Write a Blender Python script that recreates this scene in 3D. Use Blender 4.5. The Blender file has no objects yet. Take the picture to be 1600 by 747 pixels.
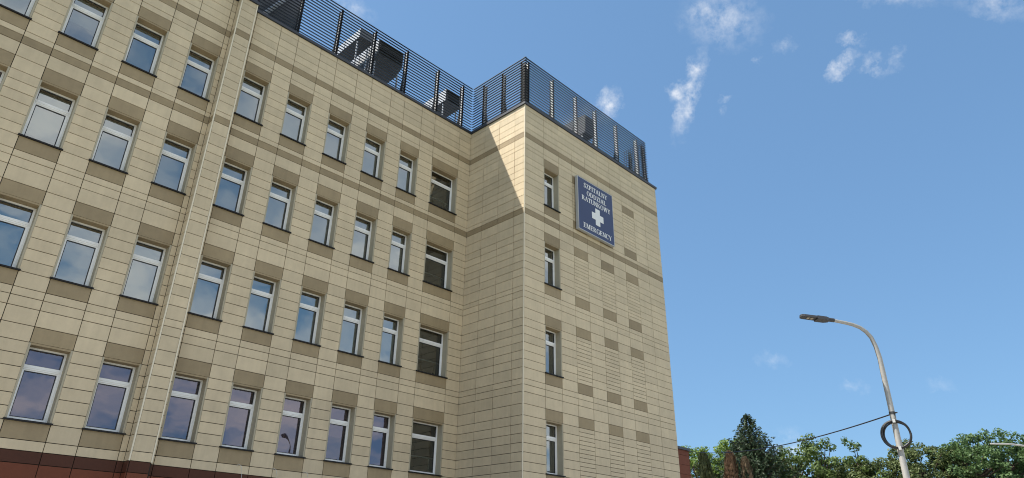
import bpy, bmesh, math, random
from mathutils import Vector, Matrix, Quaternion
random.seed(7)
R_ = math.radians
sc = bpy.context.scene
COL = sc.collection

# ------------------------------------------------------------------ camera
cam_d = bpy.data.cameras.new('camera'); cam = bpy.data.objects.new('camera', cam_d); COL.objects.link(cam)
CAM = Vector((-16.907, -15.973, 1.60))
c_r = Vector((0.6958194, -0.71808281, 0.01387248)); c_u = Vector((-0.32184354, -0.29448147, 0.89983187)); c_f = Vector((0.64206861, 0.63058524, 0.43601623))
m = Matrix((c_r, c_u, -c_f)).transposed().to_4x4(); m.translation = CAM
cam.matrix_world = m
cam_d.sensor_width = 36.0; cam_d.lens = 36.0*1076.257/1600.0
cam_d.clip_start = 0.1; cam_d.clip_end = 5000
sc.camera = cam
sc.cycles.pixel_filter_type = 'BLACKMAN_HARRIS'; sc.cycles.filter_width = 1.05

# ------------------------------------------------------------------ light
SUN = Vector((-1.1, 1.0, 2.31)).normalized()          # towards the sun
sun_el = math.asin(SUN.z); sun_az = math.atan2(SUN.x, SUN.y)
sd = bpy.data.lights.new('sun', 'SUN'); so = bpy.data.objects.new('sun', sd); COL.objects.link(so)
sd.energy = 3.6; sd.angle = R_(0.53); sd.color = (1.0, 0.93, 0.82)
so.rotation_euler = SUN.to_track_quat('Z', 'Y').to_euler(); so.location = (-40, 30, 60)

sc.view_settings.view_transform = 'Standard'; sc.view_settings.look = 'None'
sc.view_settings.gamma = 1.0; sc.view_settings.use_curve_mapping = False
sc.view_settings.exposure = 1.05

world = bpy.data.worlds.new('World'); sc.world = world; world.use_nodes = True
wn = world.node_tree.nodes; wl = world.node_tree.links; wn.clear()
w_out = wn.new('ShaderNodeOutputWorld'); w_bg = wn.new('ShaderNodeBackground'); wl.new(w_bg.outputs[0], w_out.inputs[0])
w_bg.inputs[1].default_value = 0.10
sky = wn.new('ShaderNodeTexSky'); sky.sky_type = 'NISHITA'; sky.sun_disc = False
sky.sun_elevation = sun_el; sky.sun_rotation = sun_az
sky.air_density = 1.0; sky.dust_density = 1.0; sky.ozone_density = 1.6; sky.altitude = 200
def wnode(t, **k):
    n = wn.new(t)
    for a, b in k.items(): setattr(n, a, b)
    return n
def wmath(op, a, b=None, clamp=False):
    n = wn.new('ShaderNodeMath'); n.operation = op; n.use_clamp = clamp
    for i, v in enumerate((a, b)):
        if v is None: continue
        if isinstance(v, (int, float)): n.inputs[i].default_value = v
        else: wl.new(v, n.inputs[i])
    return n.outputs[0]
tc = wn.new('ShaderNodeTexCoord')
# ragged edges: warp the direction a little with noise
nz = wn.new('ShaderNodeTexNoise'); nz.inputs['Scale'].default_value = 55; nz.inputs['Detail'].default_value = 7; nz.inputs['Roughness'].default_value = 0.68
wl.new(tc.outputs['Generated'], nz.inputs['Vector'])
vs = wn.new('ShaderNodeVectorMath'); vs.operation = 'SUBTRACT'; vs.inputs[1].default_value = (0.5, 0.5, 0.5); wl.new(nz.outputs['Color'], vs.inputs[0])
vm = wn.new('ShaderNodeVectorMath'); vm.operation = 'SCALE'; vm.inputs['Scale'].default_value = 0.036; wl.new(vs.outputs[0], vm.inputs[0])
va = wn.new('ShaderNodeVectorMath'); va.operation = 'ADD'; wl.new(tc.outputs['Generated'], va.inputs[0]); wl.new(vm.outputs[0], va.inputs[1])
# the small clouds: direction, orientation, angular half sizes, density
CLOUDS = [
    (0.6874,0.2907,0.6655, 2.3435,0.3067,-0.8845, 0.0510,0.0340, 0.55),
    (0.6698,0.3078,0.6757, 2.3253,0.1641,-0.9876, 0.0222,0.0188, 0.60),
    (0.7157,0.3659,0.5949, 2.2504,0.3286,-0.8431, 0.0132,0.0547, 1.00),
    (0.7053,0.3771,0.6004, 2.2208,0.1269,-0.9839, 0.0142,0.0124, 0.90),
    (0.7028,0.3451,0.6221, 2.2751,0.2812,-0.8828, 0.0105,0.0140, 0.90),
    (0.6585,0.4584,0.5968, 2.2227,0.1803,-0.8267, 0.0154,0.0235, 1.00),
    (0.6447,0.5025,0.5760, 2.2282,-0.3402,-1.1609, 0.0365,0.0201, 0.50),
    (0.7751,0.1646,0.6101, 2.2893,0.3851,-1.0442, 0.0161,0.0073, 0.70),
    (0.7864,0.1889,0.5881, 2.4924,0.7402,-0.6085, 0.0106,0.0213, 0.85),
    (0.7979,0.1558,0.5823, 2.2399,0.3517,-1.1120, 0.0289,0.0129, 0.75),
    (0.8027,0.1272,0.5827, 2.3351,0.5697,-0.9364, 0.0071,0.0111, 0.45),
    (0.8039,0.0223,0.5944, 2.3236,0.5168,-1.1095, 0.0367,0.0147, 0.50),
    (0.7637,0.1085,0.6364, 2.3279,0.3858,-1.0880, 0.0544,0.0109, 0.40),
    (0.7393,0.2715,0.6163, 2.2509,0.2006,-1.0590, 0.0051,0.0076, 0.50),
    (0.7440,0.2371,0.6247, 2.2664,0.2251,-1.0780, 0.0117,0.0092, 0.30),
    (0.7412,0.3267,0.5865, 2.2073,0.1634,-1.0359, 0.0078,0.0061, 0.35),
    (0.7499,0.3356,0.5701, 2.1862,0.1581,-1.0392, 0.0052,0.0079, 0.35),
    (0.8881,0.3785,0.2610, 1.8436,0.2510,-1.0985, 0.0206,0.0103, 0.30),
    (0.9292,0.2968,0.2201, 1.8007,0.2616,-1.2012, 0.0163,0.0098, 0.30),
    (0.9119,0.3837,0.1458, 1.7173,0.0416,-1.1663, 0.0248,0.0281, 0.60),
    (0.9554,0.2056,0.2119, 1.7857,0.1130,-1.3342, 0.0171,0.0070, 0.18),
    (0.3426,0.6468,0.6814, 2.3314,0.1520,-0.3440, 0.0344,0.0120, 0.40),
]
acc = None
for cx, cy, cz, ex, ey, ez, rx, ry, den in CLOUDS:
    mp = wn.new('ShaderNodeMapping'); mp.vector_type = 'TEXTURE'
    mp.inputs['Location'].default_value = (cx, cy, cz); mp.inputs['Rotation'].default_value = (ex, ey, ez); mp.inputs['Scale'].default_value = (rx*1.28, ry*1.28, 0.2)
    wl.new(va.outputs[0], mp.inputs['Vector'])
    g = wn.new('ShaderNodeTexGradient'); g.gradient_type = 'SPHERICAL'; wl.new(mp.outputs[0], g.inputs[0])
    s = wmath('MULTIPLY', g.outputs['Fac'], den)
    acc = s if acc is None else wmath('MAXIMUM', acc, s)
nz2 = wn.new('ShaderNodeTexNoise'); nz2.inputs['Scale'].default_value = 52; nz2.inputs['Detail'].default_value = 8; nz2.inputs['Roughness'].default_value = 0.62
wl.new(tc.outputs['Generated'], nz2.inputs['Vector'])
tex = wn.new('ShaderNodeMapRange'); tex.inputs[1].default_value = 0.38; tex.inputs[2].default_value = 0.66; tex.inputs[3].default_value = 0.05; tex.inputs[4].default_value = 1.6
wl.new(nz2.outputs['Fac'], tex.inputs[0])
small = wmath('MULTIPLY', wmath('MULTIPLY', acc, 0.36), tex.outputs[0], True)
# broken cloud over the half of the sky behind the viewer, which the windows mirror
sx = wn.new('ShaderNodeSeparateXYZ'); wl.new(tc.outputs['Generated'], sx.inputs[0])
zz = wmath('ADD', wmath('MAXIMUM', sx.outputs[2], 0.0), 0.25)
cb = wn.new('ShaderNodeCombineXYZ'); wl.new(wmath('DIVIDE', sx.outputs[0], zz), cb.inputs[0]); wl.new(wmath('DIVIDE', sx.outputs[1], zz), cb.inputs[1])
nz3 = wn.new('ShaderNodeTexNoise'); nz3.inputs['Scale'].default_value = 3.2; nz3.inputs['Detail'].default_value = 9; nz3.inputs['Roughness'].default_value = 0.6
wl.new(cb.outputs[0], nz3.inputs['Vector'])
br = wn.new('ShaderNodeMapRange'); br.inputs[1].default_value = 0.36; br.inputs[2].default_value = 0.66; wl.new(nz3.outputs['Fac'], br.inputs[0])
back = wn.new('ShaderNodeMapRange'); back.inputs[1].default_value = -0.12; back.inputs[2].default_value = -0.50; wl.new(sx.outputs[1], back.inputs[0])
broken = wmath('MULTIPLY', wmath('MULTIPLY', br.outputs[0], back.outputs[0]), 0.85)
cov = wmath('MAXIMUM', small, broken)
mx = wn.new('ShaderNodeMix'); mx.data_type = 'RGBA'
wl.new(cov, mx.inputs[0]); 
tint = wn.new('ShaderNodeMix'); tint.data_type = 'RGBA'; tint.blend_type = 'MULTIPLY'; tint.inputs[0].default_value = 1.0
wl.new(sky.outputs[0], tint.inputs[6]); tint.inputs[7].default_value = (0.64, 0.78, 0.84, 1)
gam = wn.new('ShaderNodeGamma'); gam.inputs[1].default_value = 0.50; wl.new(tint.outputs[2], gam.inputs[0])
tint2 = wn.new('ShaderNodeMix'); tint2.data_type = 'RGBA'; tint2.blend_type = 'MULTIPLY'; tint2.inputs[0].default_value = 1.0
wl.new(gam.outputs[0], tint2.inputs[6]); tint2.inputs[7].default_value = (1.04, 1.46, 1.91, 1)
wl.new(tint2.outputs[2], mx.inputs[6]); mx.inputs[7].default_value = (6.6, 6.4, 6.1, 1)
wl.new(mx.outputs[2], w_bg.inputs[0])

# ------------------------------------------------------------------ materials
MATS = {}
def base_mat(name, color, rough=0.7, metal=0.0, var=0.0, noise=0.0, nscale=6.0, bump=0.0, bscale=200.0, streak=0.0, spec=0.5):
    """Principled material with per-piece tone variation, soft stains, grain and fine relief."""
    mt = bpy.data.materials.new(name); mt.use_nodes = True
    nt = mt.node_tree; N = nt.nodes; L = nt.links; b = N['Principled BSDF']
    b.inputs['Roughness'].default_value = rough; b.inputs['Metallic'].default_value = metal
    b.inputs['Specular IOR Level'].default_value = spec
    b.inputs['Base Color'].default_value = (*color, 1)
    fac = None
    def mathn(op, x, y):
        n = N.new('ShaderNodeMath'); n.operation = op
        for i, v in enumerate((x, y)):
            if isinstance(v, (int, float)): n.inputs[i].default_value = v
            else: L.new(v, n.inputs[i])
        return n.outputs[0]
    geo = N.new('ShaderNodeNewGeometry')
    if var > 0:
        oi = N.new('ShaderNodeObjectInfo')
        r = mathn('FRACT', mathn('ADD', oi.outputs['Random'], geo.outputs['Random Per Island']), 0.0)
        mr = N.new('ShaderNodeMapRange'); mr.inputs[3].default_value = 1-var; mr.inputs[4].default_value = 1+var; L.new(r, mr.inputs[0]); fac = mr.outputs[0]
    if noise > 0:
        nz = N.new('ShaderNodeTexNoise'); nz.inputs['Scale'].default_value = nscale; nz.inputs['Detail'].default_value = 6; nz.inputs['Roughness'].default_value = 0.65
        L.new(geo.outputs['Position'], nz.inputs['Vector'])
        mr = N.new('ShaderNodeMapRange'); mr.inputs[1].default_value = 0.3; mr.inputs[2].default_value = 0.7; mr.inputs[3].default_value = 1-noise; mr.inputs[4].default_value = 1+noise
        L.new(nz.outputs['Fac'], mr.inputs[0]); fac = mr.outputs[0] if fac is None else mathn('MULTIPLY', fac, mr.outputs[0])
    if noise > 0 and var > 0:            # broad uneven weathering across many pieces
        nz = N.new('ShaderNodeTexNoise'); nz.inputs['Scale'].default_value = 0.33; nz.inputs['Detail'].default_value = 3
        L.new(geo.outputs['Position'], nz.inputs['Vector'])
        mr = N.new('ShaderNodeMapRange'); mr.inputs[1].default_value = 0.35; mr.inputs[2].default_value = 0.65; mr.inputs[3].default_value = 0.94; mr.inputs[4].default_value = 1.04
        L.new(nz.outputs['Fac'], mr.inputs[0]); fac = mathn('MULTIPLY', fac, mr.outputs[0])
    if streak > 0:
        mp = N.new('ShaderNodeMapping'); mp.inputs['Scale'].default_value = (9, 9, 0.35); L.new(geo.outputs['Position'], mp.inputs[0])
        nz = N.new('ShaderNodeTexNoise'); nz.inputs['Scale'].default_value = 1.0; nz.inputs['Detail'].default_value = 5; L.new(mp.outputs[0], nz.inputs['Vector'])
        mr = N.new('ShaderNodeMapRange'); mr.inputs[1].default_value = 0.35; mr.inputs[2].default_value = 0.7; mr.inputs[3].default_value = 1+streak*0.4; mr.inputs[4].default_value = 1-streak
        L.new(nz.outputs['Fac'], mr.inputs[0]); fac = mr.outputs[0] if fac is None else mathn('MULTIPLY', fac, mr.outputs[0])
    if fac is not None:
        mx = N.new('ShaderNodeVectorMath'); mx.operation = 'SCALE'; mx.inputs[0].default_value = color; L.new(fac, mx.inputs['Scale'])
        L.new(mx.outputs[0], b.inputs['Base Color'])
    if bump > 0:
        nz = N.new('ShaderNodeTexNoise'); nz.inputs['Scale'].default_value = bscale; nz.inputs['Detail'].default_value = 3; L.new(geo.outputs['Position'], nz.inputs['Vector'])
        bp = N.new('ShaderNodeBump'); bp.inputs['Strength'].default_value = bump; bp.inputs['Distance'].default_value = 0.01
        L.new(nz.outputs['Fac'], bp.inputs['Height']); L.new(bp.outputs[0], b.inputs['Normal'])
    MATS[name] = mt
    return mt
base_mat('beige_panel', (0.63, 0.517, 0.345), 0.62, var=0.07, noise=0.07, nscale=2.2, bump=0.12, bscale=90, streak=0.045, spec=0.35)
base_mat('brown_panel', (0.335, 0.258, 0.152), 0.6, var=0.09, noise=0.08, nscale=3.0, bump=0.12, bscale=90, streak=0.05, spec=0.3)
base_mat('plinth_dark', (0.088, 0.034, 0.021), 0.6, spec=0.2, var=0.06, noise=0.05, bump=0.1, bscale=90)
base_mat('plinth_red', (0.185, 0.058, 0.031), 0.6, spec=0.2, var=0.07, noise=0.06, bump=0.1, bscale=90)
base_mat('joint', (0.028, 0.024, 0.018), 0.9)
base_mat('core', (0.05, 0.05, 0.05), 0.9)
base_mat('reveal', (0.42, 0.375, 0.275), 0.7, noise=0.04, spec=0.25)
base_mat('trim', (0.78, 0.69, 0.52), 0.4)
base_mat('pvc', (0.88, 0.88, 0.86), 0.3, noise=0.02)
base_mat('gasket', (0.03, 0.03, 0.032), 0.5)
base_mat('black_sill', (0.018, 0.017, 0.017), 0.6, noise=0.1, spec=0.25)
base_mat('anthracite', (0.034, 0.038, 0.048), 0.42, noise=0.08)
base_mat('slat_metal', (0.018, 0.020, 0.027), 0.5, metal=0.0, var=0.08, spec=0.25)
base_mat('galvanised', (0.50, 0.51, 0.52), 0.42, metal=0.35, noise=0.12, nscale=9)
base_mat('unit_metal', (0.12, 0.125, 0.14), 0.5, metal=0.0, noise=0.06)
base_mat('pole_metal', (0.38, 0.365, 0.335), 0.45, metal=0.1, noise=0.10, nscale=14, streak=0.08)
base_mat('lamp_grey', (0.045, 0.045, 0.048), 0.45, noise=0.08)
base_mat('lamp_white', (0.46, 0.45, 0.43), 0.4)
base_mat('led', (0.42, 0.36, 0.26), 0.2)
base_mat('cable_black', (0.016, 0.016, 0.018), 0.45)
base_mat('strap', (0.6, 0.6, 0.58), 0.5)
base_mat('sign_blue', (0.016, 0.036, 0.115), 0.32, noise=0.04, nscale=2)
base_mat('sign_white', (0.82, 0.82, 0.80), 0.4)
base_mat('sign_edge', (0.47, 0.48, 0.48), 0.35, metal=0.3)
base_mat('roofing', (0.10, 0.10, 0.10), 0.9, noise=0.2)
base_mat('blind_grey', (0.72, 0.79, 0.78), 0.8)
base_mat('blind_mauve', (0.10, 0.07, 0.16), 0.8)
base_mat('blind_dark', (0.07, 0.08, 0.08), 0.8)
base_mat('bark', (0.09, 0.065, 0.045), 0.9, noise=0.25, nscale=8, bump=0.5, bscale=20)
base_mat('paving', (0.36, 0.335, 0.29), 0.85, noise=0.12, nscale=1.5, bump=0.2, bscale=30)
base_mat('asphalt', (0.065, 0.065, 0.065), 0.9, noise=0.2, nscale=4, bump=0.3, bscale=60)
base_mat('kerb', (0.36, 0.35, 0.33), 0.85, noise=0.1)
base_mat('road_paint', (0.72, 0.72, 0.70), 0.7, noise=0.1)
base_mat('turf', (0.07, 0.10, 0.03), 0.95, noise=0.3, nscale=0.8)

def glass_mat(name, tint, ior, refl=(0.95, 1.0, 0.99)):
    mt = bpy.data.materials.new(name); mt.use_nodes = True; nt = mt.node_tree; N = nt.nodes; L = nt.links; N.clear()
    out = N.new('ShaderNodeOutputMaterial'); mix = N.new('ShaderNodeMixShader'); tr = N.new('ShaderNodeBsdfTransparent'); gl = N.new('ShaderNodeBsdfGlossy')
    tr.inputs[0].default_value = (*tint, 1); gl.inputs['Roughness'].default_value = 0.015; gl.inputs[0].default_value = (*refl, 1)
    fr = N.new('ShaderNodeFresnel'); fr.inputs[0].default_value = ior
    geo = N.new('ShaderNodeNewGeometry'); nz = N.new('ShaderNodeTexNoise'); nz.inputs['Scale'].default_value = 1.6; nz.inputs['Detail'].default_value = 1.5
    L.new(geo.outputs['Position'], nz.inputs['Vector'])
    bp = N.new('ShaderNodeBump'); bp.inputs['Strength'].default_value = 0.10; bp.inputs['Distance'].default_value = 0.03; L.new(nz.outputs['Fac'], bp.inputs['Height'])
    L.new(bp.outputs[0], gl.inputs['Normal'])
    L.new(fr.outputs[0], mix.inputs[0]); L.new(tr.outputs[0], mix.inputs[1]); L.new(gl.outputs[0], mix.inputs[2]); L.new(mix.outputs[0], out.inputs[0])
    MATS[name] = mt
glass_mat('glass', (0.76, 0.84, 0.82), 3.6)
glass_mat('glass_violet', (0.60, 0.55, 0.72), 2.6, (0.92, 0.84, 0.95))
glass_mat('glass_stair', (0.50, 0.60, 0.56), 2.4)

def leaf_mat(name, c1, c2, trans=0.25):
    mt = bpy.data.materials.new(name); mt.use_nodes = True; nt = mt.node_tree; N = nt.nodes; L = nt.links; N.clear()
    out = N.new('ShaderNodeOutputMaterial'); mix = N.new('ShaderNodeMixShader'); d = N.new('ShaderNodeBsdfPrincipled'); t = N.new('ShaderNodeBsdfTranslucent')
    geo = N.new('ShaderNodeNewGeometry'); cm = N.new('ShaderNodeMix'); cm.data_type = 'RGBA'
    cm.inputs[6].default_value = (*c1, 1); cm.inputs[7].default_value = (*c2, 1); L.new(geo.outputs['Random Per Island'], cm.inputs[0])
    d.inputs['Roughness'].default_value = 0.55; d.inputs['Specular IOR Level'].default_value = 0.35
    L.new(cm.outputs[2], d.inputs['Base Color']); L.new(cm.outputs[2], t.inputs[0]); mix.inputs[0].default_value = trans
    L.new(d.outputs[0], mix.inputs[1]); L.new(t.outputs[0], mix.inputs[2]); L.new(mix.outputs[0], out.inputs[0])
    MATS[name] = mt
leaf_mat('leaf_bright', (0.13, 0.205, 0.04), (0.22, 0.31, 0.065), 0.35)
leaf_mat('leaf_mid', (0.08, 0.13, 0.032), (0.17, 0.235, 0.068), 0.3)
leaf_mat('leaf_olive', (0.07, 0.10, 0.032), (0.155, 0.19, 0.065), 0.3)
leaf_mat('leaf_cool', (0.065, 0.125, 0.045), (0.14, 0.22, 0.075), 0.3)
leaf_mat('needle_dark', (0.022, 0.045, 0.020), (0.06, 0.095, 0.042), 0.1)
leaf_mat('needle_thuja', (0.035, 0.05, 0.018), (0.075, 0.085, 0.03), 0.15)
leaf_mat('needle_brown', (0.12, 0.07, 0.04), (0.21, 0.125, 0.07), 0.15)
leaf_mat('needle_grey', (0.13, 0.085, 0.05), (0.22, 0.165, 0.10), 0.15)

# ------------------------------------------------------------------ helpers
def link(o, parent=None, loc=None, rot=None):
    COL.objects.link(o)
    if parent is not None: o.parent = parent
    if loc is not None: o.location = loc
    if rot is not None: o.rotation_euler = rot
    return o
def tag(o, label=None, cat=None, group=None, kind=None):
    if label: o['label'] = label
    if cat: o['category'] = cat
    if group: o['group'] = group
    if kind: o['kind'] = kind
    return o
def empty(name, loc=(0, 0, 0), rz=0.0, parent=None):
    o = bpy.data.objects.new(name, None); o.empty_display_size = 0.2
    return link(o, parent, loc, (0, 0, rz))
class MB:
    """Collects boxes, bars, tubes and polygons into one mesh."""
    def __init__(s): s.v = []; s.f = []
    def box(s, x0, x1, y0, y1, z0, z1):
        n = len(s.v)
        s.v += [(x0,y0,z0),(x1,y0,z0),(x1,y1,z0),(x0,y1,z0),(x0,y0,z1),(x1,y0,z1),(x1,y1,z1),(x0,y1,z1)]
        s.f += [(n,n+3,n+2,n+1),(n+4,n+5,n+6,n+7),(n,n+1,n+5,n+4),(n+1,n+2,n+6,n+5),(n+2,n+3,n+7,n+6),(n+3,n,n+4,n+7)]
        return s
    def bar(s, p, q, w, h, up=(0, 0, 1)):
        p = Vector(p); q = Vector(q); d = (q-p).normalized(); r = d.cross(Vector(up))
        if r.length < 1e-4: r = d.cross(Vector((1, 0, 0)))
        r.normalize(); u = r.cross(d); n = len(s.v)
        for c in (p, q):
            for a, b in ((-1,-1),(1,-1),(1,1),(-1,1)): s.v.append(tuple(c + r*a*w/2 + u*b*h/2))
        s.f += [(n,n+1,n+2,n+3),(n+7,n+6,n+5,n+4),(n,n+4,n+5,n+1),(n+1,n+5,n+6,n+2),(n+2,n+6,n+7,n+3),(n+3,n+7,n+4,n)]
        return s
    def tube(s, pts, radii, k=8, cap=True):
        pts = [Vector(p) for p in pts]
        if isinstance(radii, (int, float)): radii = [radii]*len(pts)
        n = len(s.v); r = None
        for i, p in enumerate(pts):
            d = (pts[min(i+1, len(pts)-1)] - pts[max(i-1, 0)]).normalized()
            if r is None:
                r = d.cross(Vector((0, 0, 1)))
                if r.length < 0.05: r = d.cross(Vector((1, 0, 0)))
            r = (r - d*r.dot(d)).normalized(); u = d.cross(r)
            for j in range(k):
                a = 2*math.pi*j/k; s.v.append(tuple(p + (r*math.cos(a) + u*math.sin(a))*radii[i]))
        for i in range(len(pts)-1):
            for j in range(k):
                a = n+i*k+j; b = n+i*k+(j+1) % k; s.f.append((a, b, b+k, a+k))
        if cap:
            m_ = n+(len(pts)-1)*k; e = len(s.v)
            s.v += s.v[n:n+k] + s.v[m_:m_+k]
            s.f.append(tuple(e+j for j in reversed(range(k)))); s.f.append(tuple(e+k+j for j in range(k)))
        return s
    def prism(s, poly, y0, y1):
        """polygon in x,z extruded along y"""
        n = len(s.v); k = len(poly)
        s.v += [(x, y0, z) for x, z in poly] + [(x, y1, z) for x, z in poly]
        s.f.append(tuple(range(n, n+k))); s.f.append(tuple(reversed(range(n+k, n+2*k))))
        for i in range(k): j = (i+1) % k; s.f.append((n+j, n+i, n+k+i, n+k+j))
        return s
    def mesh(s, name, mat, smooth=False):
        me = bpy.data.meshes.new(name); me.from_pydata(s.v, [], s.f)
        bm = bmesh.new(); bm.from_mesh(me); bmesh.ops.recalc_face_normals(bm, faces=bm.faces); bm.to_mesh(me); bm.free()
        if mat: me.materials.append(MATS[mat])
        if smooth:
            for p in me.polygons: p.use_smooth = True
        return me
    def build(s, name, mat, parent=None, loc=None, smooth=False, rot=None):
        return link(bpy.data.objects.new(name, s.mesh(name, mat, smooth)), parent, loc, rot)
def inst(name, mesh, parent=None, loc=None):
    return link(bpy.data.objects.new(name, mesh), parent, loc)
def rawmesh(name, v, f, mat):
    me = bpy.data.meshes.new(name); me.from_pydata(v, [], f); me.materials.append(MATS[mat]); return me
def px_area(P, w, h):
    """rough picture size of a w x h panel centred at P (0 if well outside the frame)"""
    q = Vector(P) - CAM; z = q.dot(c_f)
    if z < 1: return 0
    x = 800 + 1076*q.dot(c_r)/z; y = 373.5 - 1076*q.dot(c_u)/z
    if x < -40 or x > 1640 or y < -40 or y > 787: return 0
    return w*h/(z*z)

# ------------------------------------------------------------------ the ground
def sheet(name, x0, x1, y0, y1, z, mat):
    return tag(link(bpy.data.objects.new(name, rawmesh(name, [(x0,y0,z),(x1,y0,z),(x1,y1,z),(x0,y1,z)], [(0,1,2,3)], mat))), kind='structure')
sheet('ground', -900, 900, -900, 900, 0.0, 'turf')
sheet('pavement', -60, 34, -34, 30, 0.02, 'paving')
ROADX = 9.0
tag(MB().box(34.2, 41, -120, 120, -0.05, 0.006).build('road', 'asphalt'), kind='structure')
tag(MB().box(34.0, 34.2, -34, 60, 0.0, 0.14).build('kerb', 'kerb'), kind='structure')
for i in range(12):
    sheet('road_marking', 37.55, 37.67, -48+i*8, -44+i*8, 0.010, 'road_paint')

# ------------------------------------------------------------------ the hospital building
YA = 3.266            # plane of the main facade; the wing's front stands at y = 0, its side at x = 0
hosp = tag(empty('hospital_building'), 'hospital block clad in beige panels with brown bands and white-framed windows', 'building')
COPZ = 19.10
TOPROWS = [COPZ, 18.88, 18.577, 18.272, 17.98, 17.74, 17.50, 17.17, 16.97]
FL = [ # window top, window bottom, then the joints below it down to the next window top
    (16.595, 14.800, [14.42, 14.25, 14.01, 13.60]),
    (13.200, 11.430, [11.03, 10.84, 10.59, 10.18]),
    (9.800, 8.000, [7.61, 7.405, 7.155, 6.75]),
    (6.363, 4.572, [4.17, 3.94])]
rows = []            # (z1, z0, kind)
for i in range(len(TOPROWS)-1):
    a, b = TOPROWS[i], TOPROWS[i+1]
    k = 'band' if i == 5 else ('narrow' if a-b < 0.26 else 'std'); rows.append((a, b, k))
prev = TOPROWS[-1]
for fi, (zt, zb, js) in enumerate(FL):
    rows.append((prev, zt, 'lintel%d' % fi)); h = (zt-zb)/6
    for k in range(6): rows.append((zt-k*h, zt-(k+1)*h, 'win%d' % fi))
    rows.append((zb, js[0], 'sill%d' % fi)); p = js[0]
    for j in range(1, len(js)):
        kind = 'narrow' if j < 3 else 'tall'
        if fi == 0 and j == 2: kind = 'band'
        rows.append((p, js[j], kind)); p = js[j]
    prev = p
PLINTH = [3.94, 3.67, 2.85, 2.0, 1.1, 0.12]
for i in range(len(PLINTH)-1): rows.append((PLINTH[i], PLINTH[i+1], 'plinth%d' % i))

GAP = 0.0088; TH = 0.030
panel_jobs = []        # name, wall, axis, centre, w, h, mat
def add_panel(name, wall, axis, u0, u1, z0, z1, plane, mat):
    g = GAP
    u0 += g; u1 -= g; z0 += g; z1 -= g
    dp = random.uniform(-0.0025, 0.0025)
    uc = (u0+u1)/2; zc = (z0+z1)/2
    c = (uc, plane+TH/2+dp, zc) if axis == 'y' else (plane+TH/2+dp, uc, zc)
    panel_jobs.append((name, wall, axis, c, u1-u0, z1-z0, mat))
def clad(wall, axis, plane, cols, blind=()):
    """cols: (u0, u1, kind) with kind 'pier', 'win' or 'blind'"""
    for u0, u1, ck in cols:
        for z1, z0, rk in rows:
            if rk.startswith('plinth'):
                add_panel('plinth_panel', wall, axis, u0, u1, z0, z1, plane, 'plinth_dark' if rk == 'plinth0' else 'plinth_red'); continue
            if rk == 'band': add_panel('accent_panel', wall, axis, u0, u1, z0, z1, plane, 'brown_panel'); continue
            if ck == 'win' and rk[:3] == 'win': continue
            if ck in ('win', 'blind') and rk[:4] in ('lint', 'sill'):
                add_panel('accent_panel', wall, axis, u0, u1, z0, z1, plane, 'brown_panel'); continue
            if ck == 'blind' and rk[:3] == 'win':
                zm = (z0+z1)/2
                add_panel('half_panel', wall, axis, u0, u1, z0, zm, plane, 'beige_panel'); add_panel('half_panel', wall, axis, u0, u1, zm, z1, plane, 'beige_panel'); continue
            nm = {'narrow': 'narrow_panel', 'tall': 'tall_panel', 'lint': 'tall_panel', 'sill': 'tall_panel'}.get(rk if rk in ('narrow', 'tall') else rk[:4], 'facade_panel')
            add_panel(nm, wall, axis, u0, u1, z0, z1, plane, 'beige_panel')
WT = [f[0] for f in FL]; WB = [f[1] for f in FL]
def backing(name, axis, plane, cols, d=0.37):
    """wall behind the cladding, open at the windows"""
    mb = MB(); y0 = plane+TH+0.006; y1 = plane+TH+d
    def bx(u0, u1, z0, z1):
        if axis == 'y': mb.box(u0, u1, y0, y1, z0, z1)
        else: mb.box(y0, y1, u0, u1, z0, z1)
    for u0, u1, ck in cols:
        if ck != 'win': bx(u0, u1, 0.0, COPZ); continue
        z = COPZ
        for zt, zb in zip(WT, WB): bx(u0, u1, zt, z); z = zb
        bx(u0, u1, 0.0, z)
    return mb.build(name, 'joint', hosp)

# main facade: columns from the left end to the inner corner
wins_left = [(-18.50, -17.56), (-16.87, -15.93), (-15.235, -14.28), (-13.592, -12.655), (-11.972, -11.04)]
wins_right = [(-10.172, -9.242), (-8.556, -7.627), (-6.920, -5.985), (-5.300, -4.360), (-3.690, -2.770)]
wide = (-2.066, -0.661)
colsA = []; u = -19.2
for a, b in wins_left: colsA += [(u, a, 'pier'), (a, b, 'win')]; u = b
colsA.append((u, -10.885, 'pier'))
colsAr = [(-10.33, -10.172, 'pier')]; u = -10.172
for a, b in wins_right:
    if a > u + 0.01: colsAr.append((u, a, 'pier'))
    colsAr.append((a, b, 'win')); u = b
colsAr += [(u, wide[0], 'pier'), (wide[0], wide[1], 'win'), (wide[1], -0.004, 'pier')]
colsB = [(0.560, 1.465, 'pier'), (1.465, 2.372, 'pier'), (2.372, YA+TH, 'pier'), (0.03, 0.560, 'pier')]
colsC = [(0.03, 1.152, 'pier'), (1.152, 2.080, 'win'), (2.080, 2.962, 'pier'), (2.962, 3.873, 'blind'), (3.873, 4.762, 'pier'), (4.762, 5.672, 'blind'),
         (5.672, 6.553, 'pier'), (6.553, 7.482, 'blind'), (7.482, 8.390, 'pier'), (8.390, 9.585, 'pier')]
YP = 2.930; PX0, PX1 = -10.885, -10.330
wallA = backing('main_wall', 'y', YA, colsA + [(-10.885, -10.33, 'pier')] + colsAr[:-1] + [(wide[1], 0.03, 'pier')])
wallB = backing('wing_side_wall', 'x', 0.0, [(0.405, 3.296, 'pier')], 0.36)
wallC = backing('wing_front_wall', 'y', 0.0, [(0.036, 1.152, 'pier')] + colsC[1:])
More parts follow.
